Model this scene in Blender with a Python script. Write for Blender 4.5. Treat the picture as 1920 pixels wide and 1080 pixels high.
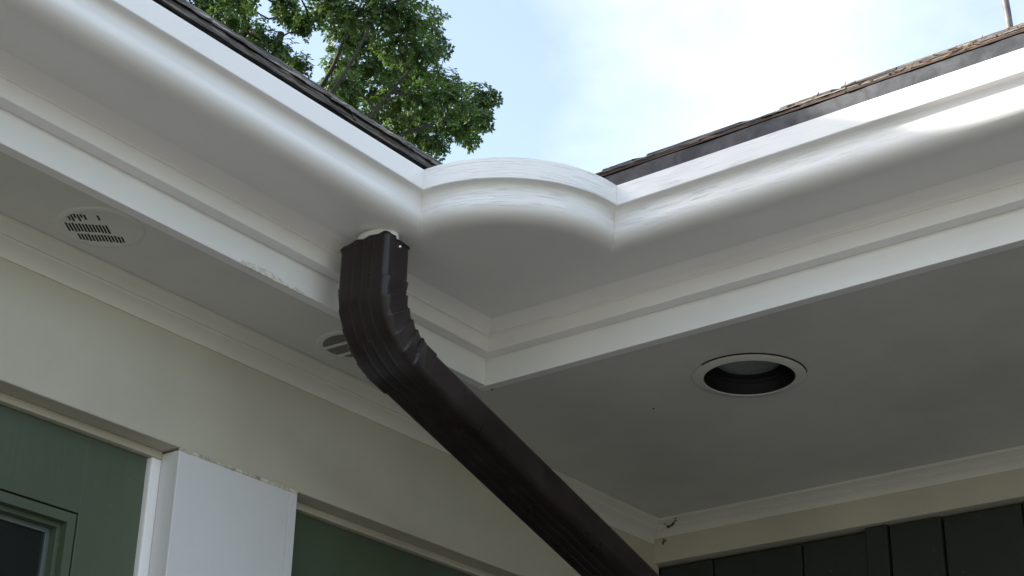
import bpy, bmesh, math, random
from mathutils import Vector, Matrix, noise

# ---------------------------------------------------------------- scene, camera, light
scene = bpy.context.scene
for o in list(bpy.data.objects):
    bpy.data.objects.remove(o, do_unlink=True)
COL = scene.collection
GROUND_Z = -2.75

cam_d = bpy.data.cameras.new('camera')
cam = bpy.data.objects.new('camera', cam_d)
COL.objects.link(cam)
cam_d.sensor_width = 36.0
cam_d.lens = 58.29
cam_d.clip_start = 0.05
cam_d.clip_end = 2000.0
_r = Vector((0.79480507, 0.60657272, 0.01882664))
_u = Vector((0.24649411, -0.35102406, 0.90333978))
_f = Vector((-0.55454987, 0.71333838, 0.4285123))
m = Matrix((( _r.x, _u.x, -_f.x, 1.74175583),
            ( _r.y, _u.y, -_f.y, -2.1689706),
            ( _r.z, _u.z, -_f.z, -1.1231909),
            (0, 0, 0, 1)))
cam.matrix_world = m
scene.camera = cam

SUN_TO = Vector((0.80, 0.52, -0.388)).normalized()      # the way the sunlight travels
sun_el = math.asin(-SUN_TO.z)
sun_rot = math.atan2(-SUN_TO.x, -SUN_TO.y)

world = bpy.data.worlds.new('World')
scene.world = world
world.use_nodes = True
wn, wl = world.node_tree.nodes, world.node_tree.links
wn.clear()
w_out = wn.new('ShaderNodeOutputWorld')
w_bg = wn.new('ShaderNodeBackground')
w_bg.inputs['Strength'].default_value = 0.12
w_sky = wn.new('ShaderNodeTexSky')
w_sky.sky_type = 'NISHITA'
w_sky.sun_disc = False
w_sky.sun_elevation = sun_el
w_sky.sun_rotation = sun_rot % (2 * math.pi)
w_sky.altitude = 100
w_sky.air_density = 1.0
w_sky.dust_density = 1.5
w_sky.ozone_density = 0.3
# broken white cloud over the whole sky
w_tc = wn.new('ShaderNodeTexCoord')
w_map = wn.new('ShaderNodeMapping')
w_map.inputs['Location'].default_value = (1.35, 0.55, 0.2)
w_map.inputs['Scale'].default_value = (1.0, 1.0, 1.6)
w_noise = wn.new('ShaderNodeTexNoise')
w_noise.inputs['Scale'].default_value = 1.9
w_noise.inputs['Detail'].default_value = 7.0
w_noise.inputs['Roughness'].default_value = 0.52
w_ramp = wn.new('ShaderNodeValToRGB')
w_ramp.color_ramp.elements[0].position = 0.47
w_ramp.color_ramp.elements[0].color = (0.09, 0.09, 0.09, 1)
w_ramp.color_ramp.elements[1].position = 0.70
_e = w_ramp.color_ramp.elements.new(0.60)
_e.color = (0.34, 0.34, 0.34, 1)
w_mix = wn.new('ShaderNodeMix')
w_mix.data_type = 'RGBA'
w_mix.inputs['B'].default_value = (6.0, 5.95, 6.0, 1)
wl.new(w_tc.outputs['Generated'], w_map.inputs['Vector'])
wl.new(w_map.outputs['Vector'], w_noise.inputs['Vector'])
wl.new(w_noise.outputs['Fac'], w_ramp.inputs['Fac'])
wl.new(w_ramp.outputs['Color'], w_mix.inputs['Factor'])
wl.new(w_sky.outputs['Color'], w_mix.inputs['A'])
wl.new(w_mix.outputs['Result'], w_bg.inputs['Color'])
wl.new(w_bg.outputs['Background'], w_out.inputs['Surface'])

sun_d = bpy.data.lights.new('sun', 'SUN')
sun_d.energy = 3.5
sun_d.angle = math.radians(0.53)
sun_d.color = (1.0, 0.95, 0.86)
sun = bpy.data.objects.new('sun', sun_d)
COL.objects.link(sun)
sun.location = (-20, -13, 12)
sun.rotation_euler = SUN_TO.to_track_quat('-Z', 'Y').to_euler()

scene.view_settings.view_transform = 'Standard'
scene.view_settings.look = 'None'
scene.view_settings.exposure = 1.78
scene.view_settings.gamma = 1.0
scene.view_settings.use_curve_mapping = False
try:
    scene.cycles.max_bounces = 10
    scene.cycles.diffuse_bounces = 6
except Exception:
    pass

# ---------------------------------------------------------------- helpers
def link(o, parent=None):
    COL.objects.link(o)
    if parent is not None:
        o.parent = parent
    return o

def mesh_obj(name, verts, faces, mat, parent=None, uvs=None, smooth=None):
    me = bpy.data.meshes.new(name)
    me.from_pydata([tuple(v) for v in verts], [], faces)
    if uvs is not None:
        layer = me.uv_layers.new(name='UVMap')
        for poly in me.polygons:
            for li in poly.loop_indices:
                layer.data[li].uv = uvs[me.loops[li].vertex_index]
    bm = bmesh.new(); bm.from_mesh(me)
    bmesh.ops.recalc_face_normals(bm, faces=bm.faces)
    bm.to_mesh(me); bm.free()
    if smooth is not None:
        me.shade_smooth()
        me.set_sharp_from_angle(angle=math.radians(smooth))
    me.materials.append(mat)
    o = bpy.data.objects.new(name, me)
    return link(o, parent)

def bm_obj(name, bm, mat, parent=None, smooth=None):
    bmesh.ops.recalc_face_normals(bm, faces=bm.faces)
    me = bpy.data.meshes.new(name)
    bm.to_mesh(me); bm.free()
    if smooth is not None:
        me.shade_smooth()
        me.set_sharp_from_angle(angle=math.radians(smooth))
    me.materials.append(mat)
    return link(bpy.data.objects.new(name, me), parent)

def add_box(bm, lo, hi, bevel=0.0):
    c = [(a + b) / 2 for a, b in zip(lo, hi)]
    s = [abs(b - a) for a, b in zip(lo, hi)]
    r = bmesh.ops.create_cube(bm, size=1.0, matrix=Matrix.Translation(c) @ Matrix.Diagonal((s[0], s[1], s[2], 1)))
    if bevel > 0:
        es = {e for v in r['verts'] for e in v.link_edges}
        bmesh.ops.bevel(bm, geom=list(es), offset=bevel, segments=2, affect='EDGES', profile=0.5)

def box(name, lo, hi, mat, parent=None, bevel=0.0):
    bm = bmesh.new()
    add_box(bm, lo, hi, bevel)
    return bm_obj(name, bm, mat, parent)

def empty(name, loc, label=None, cat=None, group=None):
    o = bpy.data.objects.new(name, None)
    o.empty_display_size = 0.1
    o.location = loc
    link(o)
    if label: o['label'] = label
    if cat: o['category'] = cat
    if group: o['group'] = group
    return o

def part(o, parent):
    """parent o keeping its world-space vertices"""
    o.parent = parent
    o.matrix_parent_inverse = Matrix.Translation(parent.location).inverted()
    return o

def bez(p0, p1, p2, p3, n):
    out = []
    for i in range(n + 1):
        t = i / n; s = 1 - t
        out.append(tuple(s**3*a + 3*s*s*t*b + 3*s*t*t*c + t**3*d for a, b, c, d in zip(p0, p1, p2, p3)))
    return out

def sweep(name, prof, ends, mat, parent=None, smooth=32, nseg=1, closed=True, caps=True, uoff=0.0, warp=None):
    """prof: list of (u,z); ends: function (u,z,t 0..1)->(x,y,z), plus .length"""
    fn, length = ends
    n = len(prof)
    arc = [0.0]
    for i in range(1, n):
        arc.append(arc[-1] + math.hypot(prof[i][0]-prof[i-1][0], prof[i][1]-prof[i-1][1]))
    verts, uvs, faces = [], [], []
    for k in range(nseg + 1):
        t = k / nseg
        for i, (u, z) in enumerate(prof):
            p = fn(u, z, t)
            verts.append(p); uvs.append((uoff + t * length, arc[i]))
    for k in range(nseg):
        for i in range(n if closed else n - 1):
            j = (i + 1) % n
            faces.append((k*n+i, k*n+j, (k+1)*n+j, (k+1)*n+i))
    if caps and closed:
        faces.append(tuple(range(n)))
        faces.append(tuple(range(nseg*n, nseg*n+n))[::-1])
    return mesh_obj(name, verts, faces, mat, parent, uvs, smooth)

# ---------------------------------------------------------------- materials
def new_mat(name):
    mt = bpy.data.materials.new(name)
    mt.use_nodes = True
    nt = mt.node_tree
    b = nt.nodes['Principled BSDF']
    return mt, nt, b

def noise_node(nt, vec, scale, detail=4, rough=0.55, vscale=None, dist=0.0):
    if vscale:
        mp = nt.nodes.new('ShaderNodeMapping')
        mp.inputs['Scale'].default_value = vscale
        nt.links.new(vec, mp.inputs['Vector'])
        vec = mp.outputs['Vector']
    nz = nt.nodes.new('ShaderNodeTexNoise')
    nz.inputs['Scale'].default_value = scale
    nz.inputs['Detail'].default_value = detail
    nz.inputs['Roughness'].default_value = rough
    nz.inputs['Distortion'].default_value = dist
    nt.links.new(vec, nz.inputs['Vector'])
    return nz.outputs['Fac']

def ramp(nt, fac, stops):
    r = nt.nodes.new('ShaderNodeValToRGB')
    els = r.color_ramp.elements
    while len(els) < len(stops):
        els.new(0.5)
    for e, (pos, c) in zip(els, stops):
        e.position = pos
        e.color = (c[0], c[1], c[2], 1) if isinstance(c, tuple) else (c, c, c, 1)
    nt.links.new(fac, r.inputs['Fac'])
    return r.outputs['Color']

def mix_col(nt, fac, a, b, mode='MIX'):
    mx = nt.nodes.new('ShaderNodeMix')
    mx.data_type = 'RGBA'; mx.blend_type = mode
    for sock, v in (('Factor', fac), ('A', a), ('B', b)):
        if isinstance(v, (int, float)):
            mx.inputs[sock].default_value = v
        elif isinstance(v, tuple):
            mx.inputs[sock].default_value = (v[0], v[1], v[2], 1)
        else:
            nt.links.new(v, mx.inputs[sock])
    return mx.outputs['Result']

def bump(nt, b, height, strength, dist, prev=None):
    bp = nt.nodes.new('ShaderNodeBump')
    bp.inputs['Strength'].default_value = strength
    bp.inputs['Distance'].default_value = dist
    nt.links.new(height, bp.inputs['Height'])
    if prev is not None:
        nt.links.new(prev, bp.inputs['Normal'])
    nt.links.new(bp.outputs['Normal'], b.inputs['Normal'])
    return bp.outputs['Normal']

def coord(nt, kind='Object'):
    return nt.nodes.new('ShaderNodeTexCoord').outputs[kind]

def paint(name, col, rough=0.4, grain=0.0, grain_uv=True, dirt=0.12, dirt_col=(0.30, 0.27, 0.2), cracks=0.0, spec=0.4, brush=None):
    mt, nt, b = new_mat(name)
    obj = coord(nt, 'Object')
    n1 = noise_node(nt, obj, 3.0, 5, 0.6)
    n2 = noise_node(nt, obj, 26.0, 4, 0.65)
    f1 = ramp(nt, n1, [(0.42, 0.0), (0.78, 1.0)])
    c = mix_col(nt, f1, col, tuple(x * (1 - dirt) for x in col))
    # fine specks of grime
    sp = ramp(nt, noise_node(nt, obj, 90.0, 2, 0.5), [(0.715, 0.0), (0.75, 1.0)])
    md = nt.nodes.new('ShaderNodeMath'); md.operation = 'MULTIPLY'
    nt.links.new(sp, md.inputs[0])
    nt.links.new(ramp(nt, n2, [(0.5, 0.0), (0.8, dirt * 3.0)]), md.inputs[1])
    c = mix_col(nt, md.outputs[0], c, dirt_col)
    nrm = None
    if grain > 0:
        vec = coord(nt, 'UV') if grain_uv else obj
        g = noise_node(nt, vec, 1.0, 3, 0.6, vscale=(6.0, 460.0, 1.0), dist=0.03)
        nrm = bump(nt, b, g, grain, 0.0016)
    if cracks > 0:
        vec = coord(nt, 'UV')
        g = noise_node(nt, vec, 1.0, 2, 0.5, vscale=(15.0, 600.0, 1.0), dist=0.03)
        area = noise_node(nt, vec, 1.0, 2, 0.5, vscale=(5.0, 14.0, 1.0))
        h = ramp(nt, g, [(0.345, 0.0), (0.415, 1.0)])
        a = ramp(nt, area, [(0.36, 0.0), (0.52, 1.0)])
        sx = nt.nodes.new('ShaderNodeSeparateXYZ'); nt.links.new(vec, sx.inputs[0])
        mr = nt.nodes.new('ShaderNodeMapRange')
        mr.inputs['From Min'].default_value = 7.55; mr.inputs['From Max'].default_value = 8.15
        mr.inputs['To Min'].default_value = 1.0; mr.inputs['To Max'].default_value = 0.15
        nt.links.new(sx.outputs['X'], mr.inputs['Value'])
        mm = nt.nodes.new('ShaderNodeMath'); mm.operation = 'MULTIPLY'
        nt.links.new(a, mm.inputs[0]); nt.links.new(mr.outputs['Result'], mm.inputs[1])
        h2 = mix_col(nt, mm.outputs[0], (1, 1, 1), h)
        nrm = bump(nt, b, h2, cracks, 0.0022, nrm)
    if brush:
        nrm = bump(nt, b, noise_node(nt, obj, 1.0, 4, 0.6, vscale=brush), 0.28, 0.0015, nrm)
    sm = noise_node(nt, obj, 340.0, 2, 0.5)
    bump(nt, b, sm, 0.05, 0.001, nrm)
    nt.links.new(c, b.inputs['Base Color'])
    b.inputs['Roughness'].default_value = rough
    b.inputs['Specular IOR Level'].default_value = spec
    return mt

M = {}
M['gutter_run'] = paint('white_gloss_paint', (0.80, 0.785, 0.775), 0.29, grain=0.15, dirt=0.06)
M['gutter_grain'] = paint('white_paint_raised_grain', (0.80, 0.79, 0.785), 0.29, grain=0.22, dirt=0.05, cracks=0.60)
M['trim'] = paint('white_trim_paint', (0.78, 0.775, 0.77), 0.5, dirt=0.12, brush=(7, 7, 170))
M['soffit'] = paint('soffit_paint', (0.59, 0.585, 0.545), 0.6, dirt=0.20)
M['header'] = paint('header_cream_paint', (0.470, 0.442, 0.366), 0.55, dirt=0.18, brush=(7, 7, 150))
M['crown'] = paint('crown_white_paint', (0.60, 0.585, 0.53), 0.5, dirt=0.10)
M['column'] = paint('column_white_paint', (0.63, 0.625, 0.64), 0.5, dirt=0.12, brush=(130, 130, 7))
M['green'] = paint('green_door_paint', (0.070, 0.094, 0.060), 0.5, dirt=0.25, brush=(120, 120, 7), dirt_col=(0.25, 0.2, 0.15))
M['dark_green'] = paint('dark_green_siding_paint', (0.018, 0.025, 0.019), 0.65, dirt=0.3, brush=(110, 110, 6))
M['pvc'] = paint('white_plastic_outlet', (0.82, 0.83, 0.82), 0.3, dirt=0.03)

def plain(name, col, rough, metal=0.0, spec=0.5, noise_scale=None, var=0.3):
    mt, nt, b = new_mat(name)
    if noise_scale:
        n = noise_node(nt, coord(nt), noise_scale, 5, 0.6)
        lo = tuple(x * (1 - var) for x in col); hi = tuple(min(1, x * (1 + var)) for x in col)
        nt.links.new(ramp(nt, n, [(0.35, lo), (0.65, hi)]), b.inputs['Base Color'])
        bump(nt, b, n, 0.08, 0.001)
    else:
        b.inputs['Base Color'].default_value = (*col, 1)
    b.inputs['Roughness'].default_value = rough
    b.inputs['Metallic'].default_value = metal
    b.inputs['Specular IOR Level'].default_value = spec
    return mt

M['black'] = plain('black_baffle', (0.012, 0.012, 0.013), 0.35)
M['slot'] = plain('dark_vent_slot', (0.02, 0.017, 0.012), 0.9)
M['rust_shade'] = plain('rust_and_gap_shade', (0.03, 0.016, 0.006), 0.9, noise_scale=60, var=0.6)
M['screw'] = plain('zinc_screw', (0.7, 0.7, 0.7), 0.25, metal=1.0)
M['aluminium'] = plain('aluminium_strip', (0.16, 0.18, 0.18), 0.4, metal=0.6)
M['cobweb'] = plain('dirt_clump', (0.025, 0.02, 0.015), 1.0)
M['steel'] = plain('grey_mast_metal', (0.13, 0.12, 0.125), 0.6, metal=0.2, noise_scale=30)
M['sliver'] = plain('bare_wood_sliver', (0.62, 0.60, 0.55), 0.7, noise_scale=120, var=0.2)

def brown_metal():
    mt, nt, b = new_mat('brown_downspout_enamel')
    obj = coord(nt)
    n = noise_node(nt, obj, 14, 5, 0.6)
    c = ramp(nt, n, [(0.3, (0.014, 0.010, 0.010)), (0.55, (0.022, 0.016, 0.0155)), (0.75, (0.036, 0.029, 0.028))])
    sp = ramp(nt, noise_node(nt, obj, 150, 2, 0.5), [(0.745, 0.0), (0.77, 0.5)])
    c = mix_col(nt, sp, c, (0.12, 0.11, 0.10))
    nt.links.new(c, b.inputs['Base Color'])
    nt.links.new(ramp(nt, noise_node(nt, obj, 20, 4, 0.6), [(0.3, 0.24), (0.7, 0.45)]), b.inputs['Roughness'])
    b.inputs['Specular IOR Level'].default_value = 0.35
    bump(nt, b, noise_node(nt, obj, 45, 3, 0.5), 0.12, 0.001)
    return mt
M['brown'] = brown_metal()

def flashing():
    mt, nt, b = new_mat('grey_metal_flashing')
    obj = coord(nt)
    n = noise_node(nt, obj, 32, 4, 0.6, dist=0.6)
    c = ramp(nt, n, [(0.38, (0.022, 0.024, 0.029)), (0.62, (0.055, 0.057, 0.064))])
    nt.links.new(c, b.inputs['Base Color'])
    b.inputs['Roughness'].default_value = 0.55
    b.inputs['Metallic'].default_value = 0.35
    bump(nt, b, noise_node(nt, obj, 12, 3, 0.5), 0.3, 0.004)
    return mt
M['flashing'] = flashing()

def shingle_mat(name, dark, mid, light):
    mt, nt, b = new_mat(name)
    obj = coord(nt)
    n = noise_node(nt, obj, 26, 6, 0.72)
    g = noise_node(nt, obj, 420, 2, 0.6)
    st = noise_node(nt, obj, 1.0, 4, 0.65, vscale=(11, 11, 170))
    c = ramp(nt, st, [(0.36, dark), (0.50, mid), (0.64, light)])
    c = mix_col(nt, ramp(nt, n, [(0.48, 0.0), (0.75, 0.8)]), c, dark)
    nt.links.new(c, b.inputs['Base Color'])
    b.inputs['Roughness'].default_value = 0.95
    nr = bump(nt, b, st, 0.9, 0.004)
    bump(nt, b, g, 0.6, 0.0015, nr)
    return mt
M['shingle_wood'] = shingle_mat('weathered_shingle', (0.022, 0.018, 0.016), (0.11, 0.095, 0.082), (0.38, 0.36, 0.33))
M['shingle_grey'] = shingle_mat('grey_brown_shingle', (0.022, 0.019, 0.018), (0.085, 0.072, 0.063), (0.24, 0.20, 0.16))
M['starter'] = shingle_mat('rotten_starter_wood', (0.012, 0.010, 0.008), (0.050, 0.041, 0.034), (0.20, 0.17, 0.14))
M['red_wood'] = shingle_mat('reddish_wood', (0.022, 0.012, 0.009), (0.060, 0.030, 0.021), (0.10, 0.06, 0.045))
M['litter'] = plain('dry_leaf_litter', (0.12, 0.080, 0.045), 0.95, noise_scale=60, var=0.5)

def bark():
    mt, nt, b = new_mat('bark')
    n = noise_node(nt, coord(nt), 9, 6, 0.7)
    nt.links.new(ramp(nt, n, [(0.35, (0.014, 0.012, 0.010)), (0.7, (0.045, 0.038, 0.032))]), b.inputs['Base Color'])
    b.inputs['Roughness'].default_value = 0.95
    return mt
M['bark'] = bark()

def leaf_mat():
    mt, nt, b = new_mat('oak_leaf')
    nt.nodes.remove(b)
    out = nt.nodes['Material Output']
    geo = nt.nodes.new('ShaderNodeNewGeometry')
    c = ramp(nt, geo.outputs['Random Per Island'], [(0.0, (0.034, 0.070, 0.026)), (0.55, (0.058, 0.112, 0.038)), (0.9, (0.095, 0.150, 0.042)), (1.0, (0.14, 0.17, 0.045))])
    d = nt.nodes.new('ShaderNodeBsdfPrincipled')
    d.inputs['Roughness'].default_value = 0.42
    d.inputs['Specular IOR Level'].default_value = 0.35
    t = nt.nodes.new('ShaderNodeBsdfTranslucent')
    c2 = mix_col(nt, 0.6, c, (0.12, 0.22, 0.03))
    nt.links.new(c, d.inputs['Base Color'])
    nt.links.new(c2, t.inputs['Color'])
    mx = nt.nodes.new('ShaderNodeMixShader')
    mx.inputs[0].default_value = 0.38
    nt.links.new(d.outputs[0], mx.inputs[1]); nt.links.new(t.outputs[0], mx.inputs[2])
    nt.links.new(mx.outputs[0], out.inputs['Surface'])
    return mt
M['leaf'] = leaf_mat()

def glass_mat():
    mt, nt, b = new_mat('dark_window_glass')
    b.inputs['Base Color'].default_value = (0.010, 0.014, 0.013, 1)
    b.inputs['Roughness'].default_value = 0.06
    b.inputs['Specular IOR Level'].default_value = 0.5
    return mt
M['glass'] = glass_mat()

def lens_mat():
    mt, nt, b = new_mat('bulb_lens_glass')
    b.inputs['Base Color'].default_value = (0.50, 0.55, 0.55, 1)
    b.inputs['Roughness'].default_value = 0.18
    b.inputs['Metallic'].default_value = 0.5
    wv = nt.nodes.new('ShaderNodeTexWave')
    wv.inputs['Scale'].default_value = 75
    wv.inputs['Distortion'].default_value = 0.4
    nt.links.new(coord(nt), wv.inputs['Vector'])
    bump(nt, b, wv.outputs['Fac'], 0.9, 0.003)
    return mt
M['lens'] = lens_mat()

def screen_mat():
    mt, nt, b = new_mat('vent_insect_screen')
    obj = coord(nt)
    ck = nt.nodes.new('ShaderNodeTexChecker')
    ck.inputs['Scale'].default_value = 420
    ck.inputs['Color1'].default_value = (0.10, 0.095, 0.085, 1)
    ck.inputs['Color2'].default_value = (0.22, 0.21, 0.19, 1)
    nt.links.new(obj, ck.inputs['Vector'])
    nt.links.new(ck.outputs['Color'], b.inputs['Base Color'])
    b.inputs['Roughness'].default_value = 0.85
    return mt
M['screen'] = screen_mat()

def ground_mat():
    mt, nt, b = new_mat('patio_and_lawn')
    obj = coord(nt)
    n = noise_node(nt, obj, 6, 6, 0.6)
    patio = ramp(nt, n, [(0.35, (0.168, 0.157, 0.142)), (0.65, (0.255, 0.238, 0.215))])
    lawn = ramp(nt, noise_node(nt, obj, 40, 4, 0.7), [(0.3, (0.035, 0.06, 0.018)), (0.7, (0.08, 0.115, 0.035))])
    ln = nt.nodes.new('ShaderNodeVectorMath'); ln.operation = 'LENGTH'
    nt.links.new(obj, ln.inputs[0])
    f = nt.nodes.new('ShaderNodeMapRange')
    f.inputs['From Min'].default_value = 16.0; f.inputs['From Max'].default_value = 16.2
    nt.links.new(ln.outputs['Value'], f.inputs['Value'])
    nt.links.new(mix_col(nt, f.outputs['Result'], patio, lawn), b.inputs['Base Color'])
    b.inputs['Roughness'].default_value = 0.9
    bump(nt, b, n, 0.3, 0.01)
    return mt
M['ground'] = ground_mat()

# ---------------------------------------------------------------- ground
g = mesh_obj('ground', [(-300, -300, GROUND_Z), (300, -300, GROUND_Z), (300, 300, GROUND_Z), (-300, 300, GROUND_Z)], [(0, 1, 2, 3)], M['ground'])
g['kind'] = 'structure'

# ---------------------------------------------------------------- house: walls, soffit, trim
L0, L1 = -3.3, 3.4            # how far the two wings run
XW, YW = -0.2125, 0.883       # outer faces of the two walls under the soffit
house = empty('house', (0, 0, GROUND_Z), 'white trimmed house with two shingled wings meeting at an inside corner', 'house')
H = house
def hp(o): return part(o, H)

SZ = 0.0015
# L shaped soffit
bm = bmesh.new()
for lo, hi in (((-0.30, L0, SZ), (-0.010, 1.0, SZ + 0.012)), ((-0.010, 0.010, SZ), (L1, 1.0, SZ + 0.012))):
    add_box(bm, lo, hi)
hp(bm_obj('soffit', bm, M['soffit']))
# friezes (boards the gutters are fixed to)
def frieze(name, left):
    n = 60
    bm = bmesh.new()
    if left:
        add_box(bm, (-0.020, L0, 0.0), (0.0, -0.0006, 0.20), 0.0012)
    else:
        add_box(bm, (-0.020, 0.0, -0.0007), (L1, 0.020, 0.2), 0.0012)
    return hp(bm_obj(name, bm, M['trim']))
fl = frieze('frieze_board', True)
fr = frieze('frieze_board', False)
# splintered sliver along the bottom edge of the left frieze
rnd = random.Random(3)
vs, fs = [], []
NS = 24
for i in range(NS + 1):
    t = i / NS
    y = -0.612 + 0.145 * t
    h = 0.0005 + 0.0095 * (math.sin(math.pi * min(1, t * 1.15 + 0.12)) ** 0.7 if t < 0.83 else max(0, (1 - t) / 0.17) * 0.6) * rnd.uniform(0.92, 1.06)
    d = 0.0022 * rnd.uniform(0.6, 1.2)
    vs += [(0.0003, y, -0.0025), (0.0003 + d, y, -0.0028 + 0.0012 * rnd.random()), (0.0003 + d * 0.7, y, h * 0.6), (0.0002, y, h)]
for i in range(NS):
    a, b = i * 4, i * 4 + 4
    for k in range(4):
        fs.append((a + k, a + (k + 1) % 4, b + (k + 1) % 4, b + k))
fs += [(0, 1, 2, 3), tuple(NS * 4 + k for k in (3, 2, 1, 0))]
sl = mesh_obj('paint_splinter', vs, fs, M['sliver'])
sl.parent = fl

# header beam on the left wall, band on the right wall
hp(box('header_beam', (-0.36, L0, -0.228), (XW, YW + 0.02, SZ + 0.003), M['header'], None, 0.002))
hp(box('wall_band', (-0.30, YW, -0.0864), (L1, YW + 0.09, SZ + 0.003), M['header'], None, 0.0015))

def crown(name, h, out, left):
    # (distance from wall, z)
    pr = [(0.0, SZ - 0.0005), (out, SZ - 0.0005), (out, -0.004)]
    pr += bez((out, -0.004), (out - 0.004, -0.004 - h * 0.10), (out * 0.62, -h * 0.28), (out * 0.55, -h * 0.42), 6)[1:]
    pr += [(out * 0.48, -h * 0.42), (out * 0.47, -h * 0.50)]
    pr += bez((out * 0.47, -h * 0.50), (out * 0.30, -h * 0.58), (out * 0.12, -h * 0.75), (out * 0.07, -h * 0.92), 6)[1:]
    pr += [(out * 0.05, -h), (0.0, -h)]
    if left:
        fn = lambda u, z, t: (XW + u, L0 + t * ((YW - u) - L0), z)
    else:
        fn = lambda u, z, t: ((XW + u) + t * (L1 - (XW + u)), YW - u, z)
    return hp(sweep(name, pr, (fn, 4.0), M['crown'], smooth=30))
crown('crown_moulding', 0.043, 0.042, True)
crown('crown_moulding', 0.030, 0.042, False)

# column between the two openings of the left wall, clad in two boards
colm = hp(box('column', (-0.345, -0.5125, GROUND_Z), (-0.2165, -0.2448, -0.2325), M['column']))
bm = bmesh.new(); add_box(bm, (-0.2163, -0.5135, GROUND_Z), (-0.2095, -0.2632, -0.2335), 0.0012)
c1 = bm_obj('cladding_board', bm, M['column']); c1.parent = colm; c1.matrix_parent_inverse = Matrix.Identity(4)
bm = bmesh.new(); add_box(bm, (-0.2163, -0.2626, GROUND_Z), (-0.2098, -0.2440, -0.2330), 0.0012)
c2 = bm_obj('cladding_board', bm, M['column']); c2.parent = colm
# ragged old caulk between column and header
rnd = random.Random(8)
vs, fs = [], []
NC = 40
for i in range(NC + 1):
    y = -0.513 + 0.268 * i / NC
    w = rnd.uniform(0.0005, 0.0015); dz = rnd.uniform(-0.0015, 0.0008)
    vs += [(-0.2125, y, -0.2285), (-0.2085 + w * 0.3, y, -0.2285), (-0.209 + w * 0.25, y, -0.2335 + dz), (-0.2135, y, -0.2350 + dz)]
for i in range(NC):
    a, b = i * 4, i * 4 + 4
    for k in range(4):
        fs.append((a + k, a + (k + 1) % 4, b + (k + 1) % 4, b + k))
fs += [(0, 1, 2, 3), tuple(NC * 4 + k for k in (3, 2, 1, 0))]
M['caulk'] = plain('cracked_caulk', (0.46, 0.43, 0.36), 0.9, noise_scale=70, var=0.45)
ck = mesh_obj('caulk', vs, fs, M['caulk']); ck.parent = colm

# door bays either side of the column: casings, doors
def bay(y0, y1, name, mat, glazed):
    hp(box('head_casing', (-0.30, y0, -0.2412), (-0.250, y1, -0.2281), M['header'], None, 0.0012))
    hp(box('side_casing', (-0.30, y1 - 0.0205, GROUND_Z), (-0.2505, y1, -0.2415), M['trim'], None, 0.003))
    hp(box('side_casing', (-0.30, y0, GROUND_Z), (-0.2505, y0 + 0.0205, -0.2415), M['trim'], None, 0.003))
    a, b = y0 + 0.021, y1 - 0.021
    door = bpy.data.objects.new(name, None); link(door); part(door, H)
    zt = -0.2418; zb = GROUND_Z + 0.01
    st = b + 0.0 - (-0.652) if glazed else 0.12
    st = 0.118
    gz = -0.3655
    box('stile', (-0.300, b - st, zb), (-0.262, b, zt), mat, door, 0.0008)
    box('stile', (-0.300, a, zb), (-0.262, a + st, zt), mat, door, 0.0008)
    box('top_rail', (-0.300, a + st, gz), (-0.2622, b - st, zt), mat, door, 0.0004)
    box('bottom_rail', (-0.300, a + st, zb), (-0.2622, b - st, zb + 0.3), mat, door, 0.0008)
    # sticking around the glass in steps
    ya, yb, z0, z1 = a + st, b - st, zb + 0.3, gz
    def ring(nm, i0, i1, xf, xb, mt_):
        bm = bmesh.new()
        A = (ya + i0, yb - i0, z0 + i0, z1 - i0); B = (ya + i1, yb - i1, z0 + i1, z1 - i1)
        add_box(bm, (xb, A[0], A[2]), (xf, B[0], A[3]))
        add_box(bm, (xb, B[1], A[2]), (xf, A[1], A[3]))
        add_box(bm, (xb, B[0], B[3]), (xf, B[1], A[3]))
        add_box(bm, (xb, B[0], A[2]), (xf, B[1], B[2]))
        bm_obj(nm, bm, mt_, door)
    ring('groove', 0.0, 0.0032, -0.272, -0.297, M['slot'])
    ring('glazing_bead', 0.0032, 0.0185, -0.2625, -0.2985, mat)
    ring('inner_bead', 0.0187, 0.026, -0.276, -0.2986, mat)
    ring('spacer_strip', 0.0262, 0.0340, -0.2905, -0.2987, M['aluminium'])
    box('glass_pane', (-0.2985, ya + 0.0262, z0 + 0.0262), (-0.2945, yb - 0.0262, z1 - 0.0262), M['glass'], door)
    return door
bay(-1.42, -0.5125, 'door', M['green'], True)
bay(-0.2448, 0.78, 'door', M['green'], True)
# closing wall behind / beyond the bays
hp(box('wall', (-0.42, L0, GROUND_Z), (-0.31, 1.0, -0.229), M['dark_green']))
hp(box('wall_return', (-0.309, 0.781, GROUND_Z), (-0.215, YW + 0.10, -0.2283), M['header']))
hp(box('wall_end', (-0.309, L0, GROUND_Z), (-0.215, -1.421, -0.2283), M['header']))

# right wall: vertical dark green boards
seams = [-0.2125, -0.0737, 0.1446, 0.2946, 0.3460, 0.4613, 0.6278]
while seams[-1] < L1 - 0.2:
    seams.append(seams[-1] + (0.05 if len(seams) % 4 == 0 else 0.17 + 0.03 * math.sin(len(seams))))
rw = hp(box('siding_backing', (-0.30, 0.925, GROUND_Z), (L1, 0.99, -0.0868), M['slot']))
rnd = random.Random(5)
for i in range(len(seams) - 1):
    a, b = seams[i], seams[i + 1]
    thin = (b - a) < 0.07
    yf = 0.897 if thin else 0.905 + rnd.uniform(-0.003, 0.003)
    top = -0.0870 - (0.0 if thin else rnd.uniform(0.0005, 0.008))
    o = box('siding_board', (a + 0.0022, yf, GROUND_Z), (b - 0.0022, 0.926, top), M['dark_green'], None, 0.0012)
    o.parent = rw

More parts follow.
